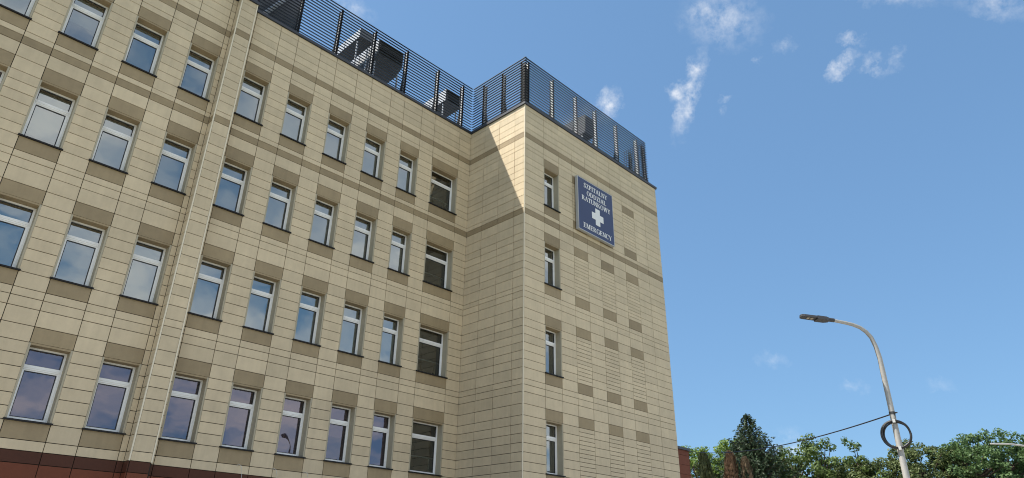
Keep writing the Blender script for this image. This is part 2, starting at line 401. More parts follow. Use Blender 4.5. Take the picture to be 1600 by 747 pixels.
pil = MB().box(PX0+TH+0.006, PX1-0.004, YP+TH+0.006, YA+TH+0.004, 0, COPZ).build('pilaster', 'joint', hosp)
clad(wallA, 'y', YA, colsA + colsAr)
clad(wallB, 'x', 0.0, colsB)
clad(wallC, 'y', 0.0, colsC)
clad(pil, 'y', YP, [(PX0+0.03, PX1-0.03, 'pier')])
clad(pil, 'x', PX0, [(YP+0.03, YA, 'pier')])
# the pieces that show largest become single panels, the rest of a kind one part of its wall
cache = {}
def panel_mesh(axis, w, h, mat):
    key = (axis, round(w, 3), round(h, 3), mat)
    if key not in cache:
        w2, h2, t = w/2, h/2, TH/2
        mb = MB().box(-w2, w2, -t, t, -h2, h2) if axis == 'y' else MB().box(-t, t, -w2, w2, -h2, h2)
        cache[key] = mb.mesh('panel', mat)
    return cache[key]
by = {}
for j in panel_jobs: by.setdefault(j[0], []).append(j)
rest = {}
for nm, jobs in by.items():
    jobs.sort(key=lambda j: -px_area(j[3], j[4], j[5]))
    for i, (n_, wall, axis, c, w, h, mat) in enumerate(jobs):
        if i < 300 and px_area(c, w, h) > 0: inst(nm, panel_mesh(axis, w, h, mat), wall, c)
        else:
            mb = rest.setdefault((nm, wall.name, mat), (wall, MB()))[1]
            if axis == 'y': mb.box(c[0]-w/2, c[0]+w/2, c[1]-TH/2, c[1]+TH/2, c[2]-h/2, c[2]+h/2)
            else: mb.box(c[0]-TH/2, c[0]+TH/2, c[1]-w/2, c[1]+w/2, c[2]-h/2, c[2]+h/2)
for (nm, wn_, mat), (wall, mb) in rest.items():
    tag(mb.build(nm + '_field', mat, wall), kind='stuff')

# light metal corner profiles
def trim(x, y, sx_, sy_):
    MB().box(x, x+sx_, y, y+sy_, 3.94, COPZ).build('corner_trim', 'trim', hosp)
trim(PX0-0.006, YP-0.006, 0.036, 0.036); trim(PX1-0.034, YP-0.006, 0.036, 0.036); trim(-0.006, -0.006, 0.032, 0.032)
MB().box(PX1-0.03, PX1, YP+0.03, YA, 3.94, COPZ).build('pilaster_cheek', 'beige_panel', hosp)
MB().box(PX0, PX1, YP, YA, 0.0, 0.119).build('pilaster_foot', 'plinth_dark', hosp)

# inner mass of the building, roof, far sides
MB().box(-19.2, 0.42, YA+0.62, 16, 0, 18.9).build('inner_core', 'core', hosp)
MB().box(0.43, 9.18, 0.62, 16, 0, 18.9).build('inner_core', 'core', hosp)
MB().box(-19.2, 0.40, YA+0.40, 16, 18.92, 19.02).build('roof', 'roofing', hosp)
MB().box(0.41, 9.2, 0.40, 16, 18.92, 19.02).build('roof', 'roofing', hosp)
MB().box(9.22, 9.598, 0.401, 16, 0, COPZ).build('wing_end_wall', 'beige_panel', hosp)
MB().box(-19.6, -19.22, YA, 16, 0, COPZ).build('end_wall', 'beige_panel', hosp)
MB().box(-19.2, 9.2, 16.01, 16.4, 0, COPZ).build('rear_wall', 'beige_panel', hosp)
# copings
OV = 0.055
MB().box(PX1+0.06, -OV-0.003, YA-OV, YA+0.42, COPZ, COPZ+0.11).build('coping', 'anthracite', hosp)
MB().box(-19.6, PX0-0.06, YA-OV, YA+0.42, COPZ, COPZ+0.11).build('coping', 'anthracite', hosp)
MB().box(PX0-0.057, PX1+0.057, YP-OV, YA+0.42, COPZ+0.002, COPZ+0.115).build('coping', 'anthracite', hosp)
MB().box(-OV, 0.42, 0.421, YA+0.42, COPZ, COPZ+0.11).build('coping', 'anthracite', hosp)
MB().box(-OV, 9.66, -OV, 0.418, COPZ, COPZ+0.11).build('coping', 'anthracite', hosp)
MB().box(9.20, 9.66, 0.421, 16, COPZ, COPZ+0.11).build('coping', 'anthracite', hosp)

# ------------------------------------------------------------------ windows
FD = 0.265                  # frame set back behind the cladding
wcache = {}
def wmesh(key, fn):
    if key not in wcache: wcache[key] = fn()
    return wcache[key]
def window(x0, x1, zb, zt, plane, row, is_wide=False, blind='blind_grey', drop=1.0, label=None):
    w = round(x1-x0, 2); h = round(zt-zb, 2)
    o = empty('window', ((x0+x1)/2, plane, zb), 0, hosp)
    if label: o['label'] = label
    a = w/2; k = (w, h); e = 0.040; y0 = FD; y1 = FD+0.075; fr = 0.050
    ax = a-e                                     # clear half width between linings
    zb0 = 0.035; zt0 = h-0.045; tz = h-0.515; th = 0.105
    def frame():
        m_ = MB()
        m_.box(-ax, -ax+fr, y0, y1, zb0, zt0).box(ax-fr, ax, y0, y1, zb0, zt0)
        m_.box(-ax+fr, ax-fr, y0, y1, zb0, zb0+fr).box(-ax+fr, ax-fr, y0, y1, zt0-fr*0.8, zt0)
        return m_.mesh('frame', 'pvc')
    def sash():                                  # the lower opening sash, a little proud
        m_ = MB(); s = 0.032; b0 = zb0+fr; t0 = tz-th/2; xx = ax-fr; ya = y0+0.012; yb = y1-0.006
        m_.box(-xx, -xx+s, ya, yb, b0, t0).box(xx-s, xx, ya, yb, b0, t0).box(-xx+s, xx-s, ya, yb, b0, b0+s).box(-xx+s, xx-s, ya, yb, t0-s, t0)
        return m_.mesh('sash', 'pvc')
    def gask():
        m_ = MB(); s = 0.020; b0 = zb0+fr+0.032; t0 = tz-th/2-0.032; xx = ax-fr-0.032; ya = y0+0.03; yb = y1-0.012
        m_.box(-xx, -xx+s, ya, yb, b0, t0).box(xx-s, xx, ya, yb, b0, t0).box(-xx+s, xx-s, ya, yb, b0, b0+s).box(-xx+s, xx-s, ya, yb, t0-s, t0)
        b0 = tz+th/2; t0 = zt0-fr*0.8; xx = ax-fr
        m_.box(-xx, -xx+s, ya, yb, b0, t0).box(xx-s, xx, ya, yb, b0, t0).box(-xx+s, xx-s, ya, yb, b0, b0+s*0.7).box(-xx+s, xx-s, ya, yb, t0-s, t0)
        return m_.mesh('gasket', 'gasket')
    inst('frame', wmesh(('f',)+k, frame), o); inst('sash', wmesh(('s',)+k, sash), o); inst('gasket', wmesh(('g',)+k, gask), o)
    def transom():
        m_ = MB(); m_.box(-ax+fr, ax-fr, y0-0.006, y1, tz-th/2, tz+th/2); m_.box(-ax+fr, ax-fr, y0-0.018, y0-0.006, tz-0.016, tz+0.016); return m_.mesh('transom', 'pvc')
    inst('transom', wmesh(('t',)+k, transom), o)
    gm = 'glass_stair' if is_wide else ('glass_violet' if row == 3 and plane > 1 else 'glass')
    xx = ax-fr+0.003; yg = y0+0.045
    inst('pane', wmesh(('p0', gm)+k, lambda: rawmesh('pane', [(-xx, yg, zb0+fr), (xx, yg, zb0+fr), (xx, yg, tz-th/2), (-xx, yg, tz-th/2)], [(0, 1, 2, 3)], gm)), o)
    inst('pane', wmesh(('p1', gm)+k, lambda: rawmesh('pane', [(-xx, yg, tz+th/2), (xx, yg, tz+th/2), (xx, yg, zt0-fr*0.7), (-xx, yg, zt0-fr*0.7)], [(0, 1, 2, 3)], gm)), o)
    # linings of the opening: two jambs and the folded lintel
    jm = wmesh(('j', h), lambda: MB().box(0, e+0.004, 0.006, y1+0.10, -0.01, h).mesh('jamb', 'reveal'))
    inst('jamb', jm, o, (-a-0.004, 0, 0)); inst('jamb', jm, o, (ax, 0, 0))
    inst('lintel', wmesh(('l',)+k, lambda: MB().box(-ax, ax, 0.006, y1+0.10, h-0.045, h+0.004).mesh('lintel', 'brown_panel')), o)
    inst('sill', wmesh(('sl',)+k, lambda: MB().box(-a-0.03, a+0.03, -0.055, 0.004, -0.012, 0.026).box(-a+0.001, a-0.001, 0.004, y0+0.01, 0.0, 0.026).mesh('sill', 'black_sill')), o)
    if blind:
        zl = zb0 + (1-drop)*h
        inst('blind', wmesh(('b', blind, drop)+k, lambda: MB().box(-a+0.06, a-0.125, y1+0.06, y1+0.066, zl, h-0.13).box(-a+0.06, a-0.125, y1+0.054, y1+0.072, zl-0.03, zl).mesh('blind', blind)), o)
    if is_wide:
        inst('handrail', wmesh(('h',)+k, lambda: MB().box(-a, a, y1+0.09, y1+0.12, 0.60, 0.64).box(ax-0.2, ax-0.17, y1+0.09, y1+0.12, 0, 0.60).mesh('handrail', 'galvanised')), o)
    return o
rb = random.Random(11)
for fi in range(4):
    for i, (a, b) in enumerate(wins_left + wins_right):
        bl = 'blind_mauve' if fi == 3 else 'blind_grey'
        dr = 1.0 if rb.random() < 0.75 else rb.choice((0.82, 0.9, 0.68, 0.55))
        if fi == 3 and i == 5: dr = 0.80
        window(a, b, WB[fi], WT[fi], YA, fi, blind=bl, drop=dr)
    window(wide[0], wide[1], WB[fi], WT[fi], YA, fi, True, None)
    window(1.152, 2.080, WB[fi], WT[fi], 0.0, fi, blind='blind_dark', drop=1.0)

# ------------------------------------------------------------------ louvre screens on the roof edge
ZS0, ZS1 = COPZ+0.115, 21.66
NS = 18
PITCH = (ZS1-ZS0-0.05)/(NS-1)
def slat_profile():
    # outer edge low, inner edge high (depth d grows inward), with a small lip
    return [(0.0, 0.0), (0.0, 0.024), (0.093, 0.074), (0.100, 0.074), (0.100, 0.056), (0.010, 0.0)]
def slat_mesh(L):
    me = MB(); pr = slat_profile(); k = len(pr)
    for x in (0.0, L): me.v += [(x, d, z) for d, z in pr]
    me.f.append(tuple(range(k))); me.f.append(tuple(reversed(range(k, 2*k))))
    for i in range(k): j = (i+1) % k; me.f.append((j, i, k+i, k+j))
    return me.mesh('slat', 'slat_metal')
def post_mesh():
    H = ZS1-ZS0
    mb = MB().box(-0.045, 0.045, 0.125, 0.140, 0, H-0.01).box(-0.045, 0.045, 0.300, 0.315, 0, H*0.98)
    return mb.mesh('post', 'anthracite')
def web_mesh():
    H = ZS1-ZS0
    return MB().box(-0.006, 0.006, 0.1401, 0.2999, 0, H*0.98).mesh('web', 'galvanised')
def brace_mesh():
    # curved knee brace running from the post back down to the roof
    mb = MB(); P = [(0, 0.33+0.55*(t/6.0)**2.2, 0.95*(1-t/6.0)-0.09) for t in range(7)]
    for i in range(6): mb.bar((0, P[i][1], P[i][2]), (0, P[i+1][1], P[i+1][2]), 0.07, 0.07, up=(1, 0, 0))
    return mb.mesh('brace', 'anthracite')
pm, wm_, bm_ = post_mesh(), web_mesh(), brace_mesh()
def screen(origin, rz, L, posts, label):
    """origin: left end at the coping, local x runs along the screen, local y inward"""
    o = tag(empty('louvre_screen', (origin[0], origin[1], ZS0), rz), label, 'louvre screen', 'louvre screens along the roof edge')
    sm = slat_mesh(L)
    for i in range(NS): inst('slat', sm, o, (0, 0, i*PITCH))
    for x in posts:
        p_ = inst('post', pm, o, (x, 0, 0)); inst('web', wm_, p_); inst('brace', bm_, p_)
    return o
SB = 0.03
screen((-19.2, YA+SB, 0), 0, 8.29, [0.6+1.64*i for i in range(5)], 'dark slatted louvre screen above the far left wall, left of the pilaster')
screen((-10.27, YA+SB, 0), 0, 10.28, [-8.571+10.27-1.63, -8.571+10.27, -6.93+10.27, -5.31+10.27, -3.66+10.27, -1.93+10.27, -0.46+10.27], 'long dark slatted louvre screen above the wall with many windows')
# wing side: local x runs from the inner corner outwards (-y), local y inward is +x
screen((SB, YA+SB, 0), -math.pi/2, YA, [YA-2.70, YA-1.50, YA-0.34], 'short sunlit louvre screen above the side of the projecting wing')
screen((SB, SB, 0), 0, 9.03, [0.36, 1.98, 3.62, 5.08, 6.74, 8.45], 'dark slatted louvre screen above the wall with the blue sign')
screen((9.06, SB+1.42, 0), -math.pi/2, 1.40, [0.30, 1.1], 'narrow louvre screen returning at the right end of the wing roof')

# ------------------------------------------------------------------ rooftop ventilation
def vent_unit(name, x0, x1, y0, y1, z0, z1, label, louvres=True, chamfer=0.0, bright=True, group='ventilation units behind the louvre screens'):
    o = tag(empty(name, ((x0+x1)/2, (y0+y1)/2, 19.02)), label, 'ventilation unit', group)
    a = (x1-x0)/2; b = (y1-y0)/2; lo = z0-19.02; hi = z1-19.02
    if chamfer:
        poly = [(-b, lo+chamfer), (-b, hi), (b, hi), (b, lo), (-b+chamfer*1.6, lo)]
        mb = MB(); k = len(poly)
        mb.v += [(-a, y, z) for y, z in poly] + [(a, y, z) for y, z in poly]
        mb.f.append(tuple(range(k))); mb.f.append(tuple(reversed(range(k, 2*k))))
        for i in range(k): j = (i+1) % k; mb.f.append((j, i, k+i, k+j))
    else: mb = MB().box(-a, a, -b, b, lo, hi)
    mb.build('casing', 'unit_metal', o)
    if bright: MB().box(-a-0.010, -a-0.001, -b+0.02, b-0.02, lo+chamfer+0.02, hi-0.02).build('sunlit_side_sheet', 'galvanised', o)  # sunlit left face put into the colour: paler sheet over the dark casing
    if louvres:
        n = max(4, int((hi-lo-chamfer)/0.12)); st = (hi-lo-chamfer-0.08)/n
        MB().box(-a+0.03, a-0.03, -b-0.008, -b-0.003, lo+chamfer+0.04, hi-0.04).build('grille', 'core', o)
        bl = MB().bar((-a+0.04, -b-0.045, 0), (a-0.04, -b-0.045, 0), 0.075, 0.008, up=(0, -0.6, 0.8)).mesh('blade', 'unit_metal')
        for i in range(n): inst('blade', bl, o, (0, 0, lo+chamfer+0.06+st*(i+0.5)))
    for sx_ in (-1, 1):
        for sy_ in (-1, 1):
            MB().box(sx_*(a-0.06)-0.025, sx_*(a-0.06)+0.025, sy_*(b-0.25)-0.025, sy_*(b-0.25)+0.025, 0, lo).build('leg', 'galvanised', o)
    # seams of the sheet metal
    for t in (0.3, 0.62):
        yy = -b+2*b*t
        MB().box(-a-0.03, -a-0.011, yy-0.02, yy+0.02, lo+chamfer+0.02, hi-0.02).build('flange', 'galvanised', o)
    return o
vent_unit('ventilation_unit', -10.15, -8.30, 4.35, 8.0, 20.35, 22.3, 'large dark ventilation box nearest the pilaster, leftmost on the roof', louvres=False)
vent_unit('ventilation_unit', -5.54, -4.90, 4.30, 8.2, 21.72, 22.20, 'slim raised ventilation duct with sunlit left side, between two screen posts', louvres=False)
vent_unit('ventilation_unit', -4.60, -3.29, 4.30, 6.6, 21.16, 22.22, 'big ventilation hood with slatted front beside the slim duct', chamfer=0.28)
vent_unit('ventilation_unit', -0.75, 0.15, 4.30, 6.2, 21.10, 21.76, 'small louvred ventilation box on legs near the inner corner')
vent_unit('ventilation_unit', 5.60, 6.30, 1.20, 3.4, 21.12, 22.15, 'tall narrow ventilation box behind the screen above the blue sign', louvres=False, bright=False)
o = tag(empty('pipe_strut', (-9.55, 4.2, 19.02)), 'pale inclined duct crossing in front of the leftmost ventilation box', 'duct')
MB().tube([(-0.05, 0, 1.05), (0.32, 0.0, 1.75), (0.70, 0.0, 2.45), (1.0, 0.0, 3.1)], 0.09, 8).build('duct', 'galvanised', o, smooth=True)
MB().box(-0.03, 0.03, -0.03, 0.03, 0, 1.10).build('support', 'galvanised', o, (0.02, 0.0, 0))

# ------------------------------------------------------------------ the emergency sign
SX0, SX1, SZ0, SZ1 = 3.09, 5.56, 14.43, 16.965
sign = tag(empty('emergency_sign', (SX0, 0, SZ0)), 'square navy blue emergency ward sign with white lettering and cross', 'sign')
SW, SH = SX1-SX0, SZ1-SZ0; YF = -0.19
MB().box(0.03, SW-0.03, YF+0.012, -0.05, 0.03, SH-0.03).build('case', 'sign_edge', sign)
MB().box(0.0, 0.03, YF, -0.05, 0, SH).box(SW-0.03, SW, YF, -0.05, 0, SH).box(0.03, SW-0.03, YF, -0.05, 0, 0.03).box(0.03, SW-0.03, YF, -0.05, SH-0.03, SH).build('edge_frame', 'sign_edge', sign)
MB().box(0.031, SW-0.031, YF+0.002, YF+0.010, 0.031, SH-0.031).build('face', 'sign_blue', sign)
for bx_ in (0.4, SW-0.4):
    for bz in (0.5, SH-0.5): MB().box(bx_-0.04, bx_+0.04, -0.05, 0.0, bz-0.04, bz+0.04).build('bracket', 'galvanised', sign)
cs = 0.80; t_ = 0.31; ccx, ccz = SW*0.535, SH*0.385
MB().prism([(ccx-t_/2, ccz-cs/2), (ccx+t_/2, ccz-cs/2), (ccx+t_/2, ccz-t_/2), (ccx+cs/2, ccz-t_/2), (ccx+cs/2, ccz+t_/2), (ccx+t_/2, ccz+t_/2), (ccx+t_/2, ccz+cs/2),
            (ccx-t_/2, ccz+cs/2), (ccx-t_/2, ccz+t_/2), (ccx-cs/2, ccz+t_/2), (ccx-cs/2, ccz-t_/2), (ccx-t_/2, ccz-t_/2)], YF-0.006, YF+0.0019).build('cross', 'sign_white', sign)
# serif capitals: thick stems, thin hairlines and slab serifs
TK, TN, SF = 0.165, 0.075, 0.055
class Glyphs:
    def __init__(s, mb, x, z, sc_, y): s.mb, s.x, s.z, s.s, s.y, s.k = mb, x, z, sc_, y, 0
    def poly(s, pts):
        s.k += 1; dy = 0.0004*(s.k % 9)
        s.mb.prism([(s.x+a*s.s, s.z+b*s.s) for a, b in pts], s.y-dy, s.y+0.007)
    def seg(s, x0, y0, x1, y1, w):
        if abs(y1-y0) < 1e-6: s.poly([(x0, y0-w/2), (x1, y0-w/2), (x1, y0+w/2), (x0, y0+w/2)])
        else: s.poly([(x0-w/2, y0), (x0+w/2, y0), (x1+w/2, y1), (x1-w/2, y1)])
    def serif(s, x, y, w=0.34):
        s.poly([(x-w/2, y-(SF if y > 0.5 else 0)), (x+w/2, y-(SF if y > 0.5 else 0)), (x+w/2, y+(0 if y > 0.5 else SF)), (x-w/2, y+(0 if y > 0.5 else SF))])
    def arc(s, cx, cy, rx, ry, a0, a1, n=9, thick=TK):
        P = []
        for i in range(n+1):
            a = math.radians(a0+(a1-a0)*i/n); w = TN+(thick-TN)*abs(math.cos(a))**1.5
            c, q = math.cos(a), math.sin(a)
            P.append(((cx+(rx-w)*c, cy+(ry-min(w, 0.09))*q), (cx+rx*c, cy+ry*q)))
        for i in range(n): s.poly([P[i][0], P[i][1], P[i+1][1], P[i+1][0]])
    def stem(s, x, w=TK): s.seg(x, 0, x, 1, w); s.serif(x, 0, w+0.17); s.serif(x, 1, w+0.17)
def glyph(g, ch):
    """draws one capital and returns its width"""
    if ch == 'I': g.stem(0.17); return 0.36
    if ch == 'T': g.seg(0.34, 0, 0.34, 1, TK); g.serif(0.34, 0); g.seg(0.03, 0.96, 0.65, 0.96, TN); g.seg(0.055, 0.76, 0.055, 0.99, 0.05); g.seg(0.625, 0.76, 0.625, 0.99, 0.05); return 0.68
    if ch in 'L\u0141':
        g.stem(0.18); g.seg(0.18, 0.04, 0.60, 0.04, TN); g.seg(0.60, 0.0, 0.60, 0.26, 0.05)
        if ch == '\u0141': g.poly([(0.0, 0.40), (0.0, 0.47), (0.42, 0.68), (0.42, 0.61)])
        return 0.65
    if ch == 'E': g.stem(0.18); g.seg(0.18, 0.04, 0.58, 0.04, TN); g.seg(0.18, 0.96, 0.56, 0.96, TN); g.seg(0.18, 0.51, 0.46, 0.51, TN); g.seg(0.57, 0, 0.57, 0.24, 0.05); g.seg(0.55, 0.78, 0.55, 0.99, 0.05); g.seg(0.46, 0.40, 0.46, 0.62, 0.05); return 0.66
    if ch == 'P': g.stem(0.18); g.arc(0.30, 0.735, 0.31, 0.265, -90, 90); g.seg(0.18, 0.96, 0.32, 0.96, TN); g.seg(0.18, 0.51, 0.32, 0.51, TN); return 0.65
    if ch == 'R': g.stem(0.18); g.arc(0.30, 0.735, 0.30, 0.265, -90, 90); g.seg(0.18, 0.96, 0.32, 0.96, TN); g.seg(0.18, 0.51, 0.32, 0.51, TN); g.seg(0.66, 0, 0.36, 0.5, TK); g.serif(0.68, 0, 0.2); return 0.78
    if ch == 'D': g.stem(0.18); g.arc(0.28, 0.5, 0.46, 0.5, -90, 90, 12); g.seg(0.18, 0.96, 0.30, 0.96, TN); g.seg(0.18, 0.04, 0.30, 0.04, TN); return 0.80
    if ch == 'O': g.arc(0.40, 0.5, 0.37, 0.52, 0, 360, 18); return 0.82
    if ch == 'C': g.arc(0.40, 0.5, 0.37, 0.52, 42, 318, 15); g.seg(0.68, 0.70, 0.68, 0.98, 0.05); return 0.76
    if ch == 'G': g.arc(0.40, 0.5, 0.37, 0.52, 42, 300, 15); g.seg(0.67, 0.06, 0.67, 0.44, TK); g.serif(0.67, 0.44, 0.30); g.seg(0.68, 0.70, 0.68, 0.98, 0.05); return 0.82
    if ch == 'S': g.arc(0.31, 0.745, 0.23, 0.275, 25, 180, 8); g.arc(0.31, 0.255, 0.25, 0.275, -155, 0, 8); g.poly([(0.08, 0.74), (0.22, 0.82), (0.56, 0.26), (0.42, 0.18)]); g.seg(0.52, 0.72, 0.52, 0.99, 0.05); g.seg(0.09, 0.02, 0.09, 0.30, 0.05); return 0.62
    if ch == 'Z': g.seg(0.05, 0.96, 0.61, 0.96, TN); g.seg(0.04, 0.04, 0.62, 0.04, TN); g.seg(0.14, 0.02, 0.51, 0.98, TK); g.seg(0.07, 0.76, 0.07, 0.99, 0.05); g.seg(0.61, 0.0, 0.61, 0.26, 0.05); return 0.67
    if ch == 'A': g.seg(0.10, 0, 0.36, 1, TN); g.seg(0.62, 0, 0.38, 1, TK); g.seg(0.20, 0.34, 0.52, 0.34, 0.06); g.serif(0.10, 0, 0.24); g.serif(0.63, 0, 0.28); return 0.76
    if ch == 'N': g.seg(0.13, 0, 0.13, 1, TN); g.seg(0.66, 0, 0.66, 1, TN); g.seg(0.62, 0, 0.17, 1, TK); g.serif(0.13, 0, 0.24); g.serif(0.10, 1, 0.22); g.serif(0.66, 1, 0.24); return 0.78
    if ch == 'Y': g.seg(0.36, 0, 0.36, 0.46, TK); g.seg(0.36, 0.44, 0.12, 1, TK); g.seg(0.37, 0.44, 0.60, 1, TN); g.serif(0.36, 0); g.serif(0.12, 1, 0.30); g.serif(0.61, 1, 0.22); return 0.74
    if ch == 'U': g.seg(0.17, 0.3, 0.17, 1, TK); g.seg(0.64, 0.3, 0.64, 1, TN); g.arc(0.385, 0.32, 0.295, 0.34, 180, 360, 10); g.serif(0.17, 1); g.serif(0.64, 1, 0.24); return 0.78
    if ch == 'K': g.stem(0.18); g.seg(0.24, 0.42, 0.62, 1, TN); g.seg(0.66, 0, 0.36, 0.58, TK); g.serif(0.62, 1, 0.26); g.serif(0.67, 0, 0.28); return 0.80
    if ch == 'W': g.seg(0.30, 0, 0.12, 1, TK); g.seg(0.31, 0, 0.50, 1, TN); g.seg(0.70, 0, 0.52, 1, TK); g.seg(0.71, 0, 0.88, 1, TN); g.serif(0.12, 1, 0.28); g.serif(0.50, 1, 0.26); g.serif(0.89, 1, 0.22); return 1.02
    if ch == 'M': g.seg(0.14, 0, 0.14, 1, TN); g.seg(0.78, 0, 0.78, 1, TK); g.seg(0.45, 0, 0.20, 1, TK); g.seg(0.46, 0, 0.72, 1, TN); g.serif(0.14, 0, 0.24); g.serif(0.78, 0); g.serif(0.14, 1, 0.22); g.serif(0.78, 1, 0.28); return 0.95
    return 0.4
def lettering(text, u0, u1, v, hgt):
    dummy = MB(); w = 0.0
    for ch in text: w += glyph(Glyphs(dummy, 0, 0, 1, 0), ch)
    mb = MB(); H = hgt*SH; kx = (u1-u0)*SW/w
    g = Glyphs(mb, 0, 0, 1.0, 0.0); x = 0.0
    for ch in text:
        g.x = x; x += glyph(g, ch)
    mb.v = [(u0*SW + a*kx, YF-0.003+b, (1-v)*SH - H/2 + c*H) for a, b, c in mb.v]
    mb.build('lettering', 'sign_white', sign)
lettering('SZPITALNY', 0.165, 0.845, 0.115, 0.088)
lettering('ODDZIA\u0141', 0.245, 0.800, 0.248, 0.088)
lettering('RATUNKOWY', 0.105, 0.915, 0.372, 0.088)
lettering('EMERGENCY', 0.125, 0.920, 0.885, 0.088)

# ------------------------------------------------------------------ low red annex beyond the wing
annex = tag(empty('annex_building', (9.7, YA, 0)), 'low annex clad in brick-red panels beyond the right end of the wing', 'building')
AX1 = 16.0-9.7; AH = 7.42
MB().box(0, AX1, 0.04, 9, 0, AH).build('wall', 'joint', annex)
ac = [(0.0, 1.55), (1.55, 3.15), (3.15, 4.75), (4.75, AX1)]
for a, b in ac:
    z = 0.1
    while z < AH-0.05:
        z1 = min(z+0.47, AH)
        MB().box(a+0.008, b-0.008, 0.0, 0.03, z+0.008, z1-0.006).build('wall_panel', 'plinth_red', annex); z = z1
MB().box(AX1+0.002, AX1+0.03, 0.0, 9, 0.0, AH).build('end_cladding', 'plinth_red', annex)
MB().box(-0.02, AX1+0.07, -0.06, 9.06, AH, AH+0.13).build('coping', 'anthracite', annex)

# ------------------------------------------------------------------ street lamps, cable and coil
PB = Vector((1.54, -10.83, 0)); AU = Vector((-0.7021, 0.7121, 0))
lamp = tag(empty('street_lamp', tuple(PB)), 'grey street lamp with curved arm and flat dark head, cable coil on its pole', 'street lamp')
def lp(s, z): return (AU.x*s, AU.y*s, z)
MB().tube([(0, 0, 0.02), (0, 0, 1.1), (0, 0, 1.12), (0, 0, 6.0), (0, 0, 6.35)], [0.105, 0.10, 0.085, 0.062, 0.060], 14).build('pole', 'pole_metal', lamp, smooth=True)
cp = [lp(0, 6.30), lp(0.0, 6.56), lp(0.035, 6.86), lp(0.10, 7.10), lp(0.20, 7.25), lp(0.33, 7.36), lp(0.50, 7.435), lp(0.70, 7.485), lp(0.93, 7.53), lp(1.08, 7.56)]
MB().tube(cp, [0.0585, 0.058, 0.054, 0.051, 0.049, 0.047, 0.045, 0.043, 0.041, 0.040], 12).build('arm', 'pole_metal', lamp, smooth=True)
hd = empty('lamp_head', lp(1.06, 7.555), math.atan2(AU.y, AU.x), lamp)
hd.rotation_euler = (0, R_(-7.0), math.atan2(AU.y, AU.x))
def slab(poly, z0, z1, name, mat, zt=None):
    mb = MB(); k = len(poly); n = 0
    mb.v += [(x, y, z0) for x, y in poly] + [(x*1.0, y*0.86, z1) for x, y in poly]
    mb.f.append(tuple(reversed(range(k)))); mb.f.append(tuple(range(k, 2*k)))
    for i in range(k): j = (i+1) % k; mb.f.append((i, j, k+j, k+i))
    return mb.build(name, mat, hd)
MB().tube([(-0.10, 0, 0), (0.06, 0, 0.0)], [0.052, 0.052], 10).build('socket', 'lamp_grey', hd, smooth=True)
slab([(0.04, -0.065), (0.13, -0.13), (0.36, -0.135), (0.36, 0.135), (0.13, 0.13), (0.04, 0.065)], -0.055, 0.035, 'driver_box', 'lamp_grey')
slab([(0.361, -0.125), (0.68, -0.12), (0.74, -0.095), (0.76, -0.05), (0.76, 0.05), (0.74, 0.095), (0.68, 0.12), (0.361, 0.125)], -0.030, 0.028, 'housing', 'lamp_grey')
for a in (0.47, 0.56):
    MB().box(a-0.030, a+0.030, -0.05, 0.05, -0.037, -0.0305).build('led_panel', 'led', hd)
clampz = 5.20
MB().tube([(0, 0, clampz-0.03), (0, 0, clampz+0.03)], 0.072, 12).box(-0.012, 0.012, -0.12, -0.065, clampz-0.012, clampz+0.012).build('clamp', 'lamp_grey', lamp)
# coil of spare cable tied to the pole, facing the viewer
coil = tag(empty('cable_coil', (PB.x, PB.y, 4.68)), 'coil of black cable tied with white straps to the street lamp pole', 'cable coil')
view = Vector((CAM.x-PB.x, CAM.y-PB.y, 0)).normalized(); side = Vector((-view.y, view.x, 0))
rc = random.Random(3); pts = []; rad = []
turns = 6; n = 40
for i in range(turns*n+1):
    a = 2*math.pi*i/n; t = i/n; r = 0.29 + (0.030, -0.022, 0.012, 0.040, -0.008, 0.022, 0.0)[int(t)]*(0.5-0.5*math.cos(2*math.pi*(t % 1))) + 0.010*math.sin(i*0.21)
    off = 0.095 + 0.018*math.sin(t*2.4+1.0) + 0.02*((t*7) % 1 - 0.5)
    pts.append(tuple(side*(r*math.cos(a)) + Vector((0, 0, r*1.04*math.sin(a))) + view*off + side*0.012*math.sin(t*3.1)))
MB().tube(pts, 0.017, 6).build('cable_turns', 'cable_black', coil, smooth=True)
for sgn in (-1, 1):
    q = view*0.095 + Vector((0, 0, sgn*0.315))
    MB().bar(tuple(q - side*0.03), tuple(q + side*0.03), 0.09, 0.075).build('strap', 'strap', coil)
# overhead cable from the lamp pole to the annex
A0 = Vector((PB.x, PB.y, clampz)) - Vector((0.02, 0.10, 0)); A1 = Vector((15.9, YA-0.02, 7.40))
pts = []
for i in range(41):
    t = i/40; p_ = A0.lerp(A1, t); p_.z -= 0.40*4*t*(1-t); pts.append(tuple(p_))
wire = tag(MB().tube(pts, 0.016, 6).build('overhead_cable', 'cable_black'), 'thin black overhead cable sagging from the lamp pole towards the annex', 'cable')
drop = [A0 + Vector((-0.02, 0.03, 0)), A0 + Vector((0.0, 0.05, -0.10)), Vector((PB.x, PB.y, 4.99)) + view*0.09]
MB().tube([tuple(p_) for p_ in drop], 0.014, 6).build('tail', 'cable_black', wire)
